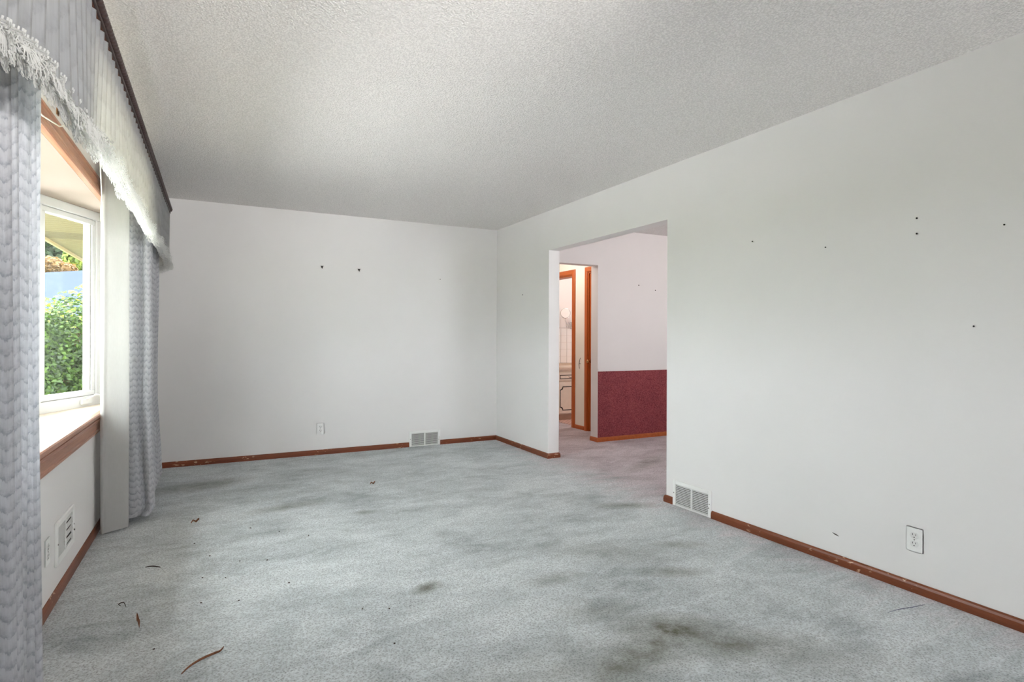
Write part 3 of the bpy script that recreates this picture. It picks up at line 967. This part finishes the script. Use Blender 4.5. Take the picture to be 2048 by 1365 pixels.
# lace: one fan motif shared by all scallops, plus a netted heading
def ribbon(pts, w, nrm=(1, 0, 0)):
    nrm = Vector(nrm); V, Fc = [], []
    pts = [Vector(p) for p in pts]
    for k, p in enumerate(pts):
        d_ = (pts[min(k+1, len(pts)-1)]-pts[max(k-1, 0)]).normalized()
        s_ = d_.cross(nrm).normalized()*w/2
        V += [tuple(p+s_), tuple(p-s_), tuple(p+nrm*w*.6)]
    for k in range(len(pts)-1):
        for i in range(3):
            j = (i+1) % 3
            Fc.append((k*3+i, (k+1)*3+i, (k+1)*3+j, k*3+j))
    return V, Fc
parts = []
FR = .062
for k in range(9):
    a = rad(-72 + 18*k)
    d_ = Vector((0, sin(a), -cos(a)))
    o_ = Vector((.012*cos(a)*.4, 0, .008))
    bow_ = .010
    r1 = FR*(.80 + .08*cos(a))
    p0, p1 = o_ + d_*.010, o_ + d_*r1 + Vector((bow_, 0, 0))
    s_ = Vector((0, cos(a), sin(a)))
    parts.append(ribbon([p0, (p0+p1)/2 + s_*.002 + Vector((.004, 0, 0)), p1], .0034))
    tip = o_ + d_*(r1+.014) + Vector((bow_+.003, 0, 0))
    parts.append(ribbon([p1, p1+d_*.006+s_*.0058, tip, p1+d_*.006-s_*.0058, p1], .0030))
for rr in (.024, .042):
    parts.append(ribbon([Vector((.006+rr*.08, sin(rad(a))*rr, .008-cos(rad(a))*rr)) for a in range(-76, 77, 19)], .0030))
fanV, fanF = join(*parts)
fan_me = bpy.data.meshes.new('lace_fan')
fan_me.from_pydata([Vector(v) for v in fanV], [], fanF)
fan_me.uv_layers.new(name='UVMap')
fan_me.materials.append(M['lace'])
def add_fan(x, y, z, rz, tilt, s):
    o = bpy.data.objects.new('lace_fan', fan_me)
    link(o, val)
    o.location = Vector((x, y, z)) - val.location
    o.rotation_euler = (R.uniform(-.25, .25), tilt, rz)
    o.scale = (s, s, s)
for layer in range(2):
    y = VY0 + .05 + .032*layer
    while y < yend:
        z = vbot(0, -.36, y) + .004 - .012*layer
        x = -.343 - .022*layer + R.uniform(-.006, .006)
        add_fan(x, y, z, R.uniform(-.45, .45), R.uniform(-.2, .1), R.uniform(.95, 1.12)*(.76 if y < 1.9 else 1.0))
        y += (.064 if y > 1.9 else .052) + R.uniform(-.008, .008)
for k in range(4):
    add_fan(-.39-.035*k, yend+.035, vbot(0, -.39-.035*k, 5.62)+.0, 1.4+R.uniform(-.4, .4), -.1, 1.0)
# vertical edge of lace at the near swag
for k in range(7):
    add_fan(-.325, 1.285+.008*R.uniform(-1, 1), 1.84+.035*k, R.uniform(-.6, .6), R.uniform(-.3, .2), .55)
# netted heading band following the cloth
parts = []
ys = []
y = VY0
while y < yend:
    ys.append(y); y += .013
def bx(y):
    return -.343 + .005*sin(y*71)
for dz in (.0, .016, .022):
    parts.append(ribbon([(bx(q), q, vbot(0, -.36, q)+.006+dz) for q in ys], .0042))
for a, b in zip(ys, ys[1:]):
    za, zb = vbot(0, -.36, a)+.006, vbot(0, -.36, b)+.006
    parts.append(ribbon([(bx(a), a, za), (bx(b), b, zb+.016)], .0026))
    parts.append(ribbon([(bx(a), a, za+.016), (bx(b), b, zb)], .0026))
    parts.append(ribbon([(bx(a)+.002, (a+b)/2, zb+.022), (bx(a)+.003, (a+b)/2, zb+.028)], .0050))
V, Fc = join(*parts)
tag(mesh('lace_heading', V, Fc, 'lace', val, [(v[1], v[2]) for v in V]), 'netted heading of the white lace')

# curtain rods, bracket and pull cords
t = thing('curtain_rod', 'plain curtain rod behind the valance holding the sheers', 'curtain rod', (-.56, 3.4, 2.215))
mesh('rod', *tube([(-.555, .9, 2.218), (-.555, 5.45, 2.218)], .008, 8), 'cord', t, smooth=True)
for yy in (1.2, 3.235, 5.3):
    box('bracket', [(XL, -.55, yy-.004, yy+.012, 2.204, 2.212), (XL, XL+.004, yy-.012, yy+.020, 2.180, 2.236)], 'brass' if yy == 3.235 else 'steel', t)
box('drape_track', (-.462, -.442, .75, 5.45, 2.20, 2.222), 'cord', t)
pts = [(-.60, 2.05 + .105*k, 2.10 - .035*sin(pi*k/12)) for k in range(0, 13)]
t = thing('pull_cord', 'white curtain pull cord sagging in front of window head', 'cord', (-.585, 3.1, 1.9))
mesh('cord_swag', *tube([(-.585, 2.30, 2.03), (-.585, 2.5, 2.008), (-.583, 2.75, 2.02), (-.578, 3.0, 2.06), (-.57, 3.15, 2.12), (-.565, 3.22, 2.20)], .0028, 6), 'cord', t, smooth=True)
mesh('cord_drop', *tube([(-.50, 3.3, 2.19), (-.535, 3.65, 2.1), (-.57, 3.95, 1.98), (-.60, 4.12, 1.90), (-.602, 4.135, 1.86)], .003, 6), 'cord', t, smooth=True)

# ================================================================= LITTER ON THE CARPET
def strand(name, pts, r, mat, label, cat, taper=None, group=None):
    pts = smooth3(pts)
    V, Fc = tube(pts, r, 6, [1-.6*abs(2*k/(len(pts)-1)-1)**2 for k in range(len(pts))] if taper is None else taper)
    o = mesh(name, V, Fc, mat, smooth=True)
    return tag(o, label, cat, group)
def smooth3(pts, sub=5):
    P_ = [Vector(p) for p in pts]; out = []
    for i in range(len(P_)-1):
        a, b, c, d_ = P_[max(i-1, 0)], P_[i], P_[i+1], P_[min(i+2, len(P_)-1)]
        for k in range(sub):
            t_ = k/sub
            out.append(.5*((2*b) + (-a+c)*t_ + (2*a-5*b+4*c-d_)*t_*t_ + (-a+3*b-3*c+d_)*t_**3))
    return out + [P_[-1]]
strand('twig', [(-.100, 2.318, .004), (-.075, 2.355, .007), (-.036, 2.388, .008), (.005, 2.410, .007), (.022, 2.420, .006), (.034, 2.438, .010)], .0042, 'twig', 'long curved brown twig lying on the near carpet', 'twig')
strand('twig', [(-.312, 3.475, .004), (-.285, 3.468, .007), (-.262, 3.455, .006), (-.243, 3.438, .005)], .003, 'speck', 'short dark twig on the shaded carpet near window wall', 'twig')
strand('twig', [(-.36, 3.02, .004), (-.372, 3.04, .007), (-.355, 3.05, .007), (-.340, 3.0, .005)], .002, 'speck', 'thin looped strand on shaded carpet by the near drape', 'twig')
def leaf(c, L, W, rz, label):
    V, Fc = [], []
    for i in range(9):
        f = i/8
        w = W*sin(pi*min(1, f*1.02))**.8 * .5
        for s in (-1, 0, 1):
            x, y_ = (f-.5)*L, s*w
            z = .004 + .012*(abs(s))*(.6+.4*f) + .012*sin(f*5)**2
            V.append((c[0]+x*cos(rz)-y_*sin(rz), c[1]+x*sin(rz)+y_*cos(rz), z))
    for i in range(8):
        for s in (0, 1):
            Fc.append((i*3+s, (i+1)*3+s, (i+1)*3+s+1, i*3+s+1))
    n = len(V)
    V += [(x, y_, z-.0012) for x, y_, z in V]
    Fc += [tuple(n+q for q in f_[::-1]) for f_ in Fc]
    tag(mesh('dry_leaf', V, Fc, 'dead_leaf', smooth=True), label, 'leaf')
leaf((-.277, 2.81), .11, .011, 1.75, 'small curled dry leaf on the shaded near carpet')
leaf((-.108, 4.171), .05, .018, .4, 'tiny reddish leaf on the bright carpet near the drape')
leaf((1.131, 4.627), .045, .016, .2, 'tiny dark leaf in the middle of the far carpet')
strand('thread', [(2.587, 1.463, .004), (2.66, 1.456, .006), (2.74, 1.440, .006), (2.814, 1.432, .004)], .0013, 'thread', 'dark loose thread on carpet beside the right baseboard', 'thread')
SPK = [(.68, 2.47), (.575, 2.52), (.32, 2.95), (.05, 3.15), (.12, 3.35), (-.02, 3.5), (.25, 3.3), (-.1, 3.75), (.62, 2.18), (.1, 2.85), (-.05, 3.2), (.5, 3.6), (-.2, 2.55), (.35, 3.75), (-.05, 2.9), (.9, 3.1), (.2, 3.9)]
for i, (x, y) in enumerate(SPK):
    bm = bmesh.new()
    bmesh.ops.create_icosphere(bm, subdivisions=1, radius=.0042)
    for v in bm.verts:
        v.co = Vector((v.co.x*R.uniform(.7, 1.6), v.co.y*R.uniform(.6, 1.2), v.co.z*R.uniform(.4, .8)+.004))
    me = bpy.data.meshes.new('debris_speck'); bm.to_mesh(me); bm.free()
    me.materials.append(M['speck'])
    o = link(bpy.data.objects.new('debris_speck', me)); o.location = (x, y, 0); o.rotation_euler.z = R.uniform(0, 3)
    tag(o, 'tiny dark crumb of debris on the bright carpet', 'debris', 'dark crumbs on the carpet')

# ================================================================= OUTSIDE
GZ = -.55
struct(box('ground', (-60, XL-.14, -40, 70, GZ-.2, GZ), 'lawn'), 'green lawn outside the window', 'lawn')
struct(box('reflector', (-10, -2.3, -8, 7.2, GZ, GZ+.04), 'concrete'), 'added pale concrete driveway outside the window', 'reflector')  # added out of view to bounce sunlight up through the window
# house wall running on past the room, eave soffit and fascia
struct(box('wall_outside', (XL-.14, XL-.02, YB+.12, 9.6, GZ, H), 'siding'), 'tan outside wall of the house past the room', 'wall')
struct(box('wall_foundation', (XL-.14, XL-.02, YR-.12, YB+.12, GZ, -.12), 'siding'), 'tan foundation below the window wall', 'wall')
SZ, SX0, SX1 = 2.085, XL-.14, -1.365
eave = thing('roof_eave', 'tan eave with grooved soffit panels outside the window', 'eave', (-1.05, 5.0, SZ), kind='structure')
soff = {}
def soffit_panel(y0, vent):
    key = vent
    if key not in soff:
        V, Fc = [], []
        n = 4
        prof = []
        for k in range(n):
            a = k*.1
            prof += [(a, .008), (a+.006, 0), (a+.094, 0), (a+.1, .008)]
        for x in (SX0, SX1):
            V += [(x, b, SZ+c) for b, c in prof]
            V += [(x, b, SZ+.02) for b, c in prof]
        m_ = len(prof)
        for i in range(m_-1):
            Fc.append((i, i+1, 2*m_+i+1, 2*m_+i))
        Fc.append((m_, 2*m_-1, 4*m_-1, 3*m_)[::-1])
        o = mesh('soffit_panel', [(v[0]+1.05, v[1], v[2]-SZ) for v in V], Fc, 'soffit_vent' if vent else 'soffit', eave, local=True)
        soff[key] = o.data
        if vent:
            o['label'] = 'darker vented soffit panel'
    else:
        o = link(bpy.data.objects.new('soffit_panel', soff[key]), eave)
    o.location = (0, y0-5.0, 0)
y = 4.62
k = 0
while y < 9.8:
    soffit_panel(y, k == 4)
    y += .4; k += 1
y = 4.22
while y > -2.4:
    soffit_panel(y, False); y -= .4
box('fascia', (SX1-.022, SX1, -2.4, 10.0, SZ-.03, SZ+.16), 'fascia', eave, bevel=.004)
struct(box('roof_deck', (SX1-.05, DX1+.5, -2.5, 10.0, 2.58, 2.70), 'shingle'), 'roof over the house', 'roof')

def foliage(name, blobs, n, size, mat, parent, seed, shell=.55):
    """leaf cloud over ellipsoid blobs (cx, cy, cz, rx, ry, rz)"""
    r = random.Random(seed)
    V, Fc = [], []
    tot = sum(b[3]*b[4]+b[4]*b[5]+b[3]*b[5] for b in blobs)
    for b in blobs:
        cnt = int(n*(b[3]*b[4]+b[4]*b[5]+b[3]*b[5])/tot)
        for _ in range(cnt):
            d_ = Vector((r.gauss(0, 1), r.gauss(0, 1), r.gauss(0, 1))).normalized()
            q = shell + (1.08-shell)*r.random()**.6
            c = Vector((b[0]+d_.x*b[3]*q, b[1]+d_.y*b[4]*q, b[2]+d_.z*b[5]*q))
            nn = (d_ + Vector((r.uniform(-.8, .8), r.uniform(-.8, .8), r.uniform(-.2, 1.0)))).normalized()
            a = nn.orthogonal().normalized(); a.rotate(Matrix.Rotation(r.uniform(0, 6.28), 3, nn)); e = nn.cross(a)
            L = size*r.uniform(.7, 1.3); W = L*.33
            i = len(V)
            V += [tuple(c-a*L*.5), tuple(c-a*L*.12+e*W+nn*L*.06), tuple(c+a*L*.5-nn*L*.08), tuple(c-a*L*.12-e*W+nn*L*.06)]
            Fc += [(i, i+1, i+2), (i, i+2, i+3)]
    o = mesh(name, V, Fc, mat, parent)
    o['kind'] = 'stuff'
    return o
def plant(name, label, cat, base, blobs, n, size, mat, seed, stems=4, trunk=.03, group=None):
    t = thing(name, label, cat, base, group)
    for k in range(stems):
        b = blobs[k % len(blobs)]
        top = Vector((b[0]+R.uniform(-.2, .2)*b[3], b[1]+R.uniform(-.2, .2)*b[4], b[2]+.3*b[5]))
        p0 = Vector(base) + Vector((R.uniform(-.1, .1), R.uniform(-.1, .1), 0))
        mid = p0.lerp(top, .5) + Vector((R.uniform(-.08, .08), R.uniform(-.08, .08), 0))
        mesh('stem', *tube(smooth3([p0, mid, top]), trunk, 6), 'bark', t)
    foliage('foliage', blobs, n, size, mat, t, seed)
    return t
plant('leafy_shrub', 'big dense green shrub close outside the far window', 'shrub', (-1.85, 8.1, GZ),
      [(-1.75, 7.9, .35, .75, .7, .75), (-2.15, 8.3, .75, .75, .7, .75), (-1.55, 8.2, .75, .6, .6, .62), (-1.9, 8.0, 1.05, .5, .5, .42), (-1.4, 8.35, 1.15, .4, .4, .5), (-2.4, 8.0, .1, .6, .6, .6)], 24000, .05, 'leaf_green', 3, 6)
plant('leafy_shrub', 'yellow green shrub lit by sun behind the dense one', 'shrub', (-2.4, 11.2, GZ),
      [(-2.1, 11.0, 1.0, .9, .8, .75), (-2.8, 11.4, .7, .8, .8, .8), (-1.75, 11.4, 1.6, .5, .5, .45), (-2.5, 11.2, 1.45, .35, .4, .4)], 4200, .08, 'leaf_yellow', 4, 5)
plant('garden_tree', 'dark green tree showing under the eave', 'tree', (-9.4, 47.5, GZ),
      [(-9.2, 47.5, 8.6, 1.8, 1.6, 2.2), (-10.4, 47, 7.4, 1.3, 1.6, 1.8), (-9.3, 47.3, 6.6, 1.4, 1.4, 1.5)], 5000, .36, 'leaf_dark', 5, 3, .14)
plant('garden_tree', 'rust tinged tree beside the dark green tree', 'tree', (-8.3, 42.2, GZ),
      [(-8.55, 42.2, 5.35, .6, .6, .45), (-7.9, 42.3, 5.15, .55, .5, .35)], 2200, .28, 'leaf_rust', 6, 2, .08)
plant('garden_tree', 'light yellow green tree right of the rusty one', 'tree', (-7.1, 44.7, GZ),
      [(-7.6, 44.6, 5.9, .8, .8, 1.1), (-6.7, 44.8, 5.3, .9, 1.0, 1.0)], 3000, .28, 'leaf_yellow', 8, 2, .09)
# neighbour's house
hs = thing('neighbour_house', 'pale house with blue grey roof beyond the shrubs', 'house', (-9, 34, GZ))
box('house_wall', (-19.5, 0.5, 30, 38, GZ, 2.1), 'far_siding', hs)
V = [(-20, 29.4, 2.05), (1.1, 29.4, 2.05), (1.1, 38.6, 2.05), (-20, 38.6, 2.05), (-4.4, 34, 4.5), (-2.0, 34, 4.5)]
mesh('house_roof', V, [(0, 1, 5, 4), (1, 2, 5), (2, 3, 4, 5), (3, 0, 4), (0, 3, 2, 1)], 'shingle', hs)
for x in (-8.5, -4.5, -1.8):
    f = box('house_window', (x, x+1.1, 29.96, 30.0, .5, 1.6), 'vinyl', hs)
    box('window_pane', (x+.08, x+1.02, 29.94, 29.96, .58, 1.52), 'slot_dark', f)

# ================================================================= LAMPS OF THE PLACE, PLUS AN ADDED FILL LAMP
def lamp(name, loc, energy, color, size):
    l = bpy.data.lights.new(name, 'POINT')
    l.energy = energy; l.color = color; l.shadow_soft_size = size
    o = bpy.data.objects.new(name, l); o.location = loc
    col.objects.link(o)
lamp('hall_ceiling_lamp', (3.5, 6.3, 2.30), 12, (1.0, .95, .88), .12)
lamp('bath_vanity_lamp', (4.9, 6.7, 2.15), 9, (1.0, .94, .89), .15)
lamp('dining_ceiling_lamp', (4.6, 3.4, 2.1), 8, (1.0, .88, .84), .15)

def spot_lamp(x, y, aim, energy):
    """added fill light shaped as a floor lamp behind the camera, its head turned up to the ceiling by the window"""
    t = thing('fill_lamp', 'added fill lamp standing behind the camera', 'lamp', (x, y, 0))
    mesh('base', *lathe([(.14, 0), (.14, .015), (.03, .03)], (x, y, 0), (0, 0, 1), 24), 'steel', t)
    mesh('pole', *tube([(x, y, .02), (x, y, 1.55)], .012, 10), 'steel', t)
    hd = Vector((x, y, 1.62)); ax = (Vector(aim)-hd).normalized()
    mesh('lamp_shade', *lathe([(.03, -.08), (.05, -.06), (.09, .06), (.086, .06), (.046, -.05), (.01, -.06)], hd, ax, 24), 'steel', t, smooth=True)
    l = bpy.data.lights.new('fill_lamp_bulb', 'SPOT'); l.energy = energy; l.color = (1.0, .97, .93)
    l.shadow_soft_size = .06; l.spot_size = rad(66); l.spot_blend = 1.0
    o = bpy.data.objects.new('fill_lamp_bulb', l); o.location = hd + ax*.07
    o.rotation_euler = ax.to_track_quat('-Z', 'Y').to_euler()
    col.objects.link(o)
spot_lamp(1.0, -.8, (-.2, 2.7, 3.05), 330)  # added fill light for the ceiling on the window side
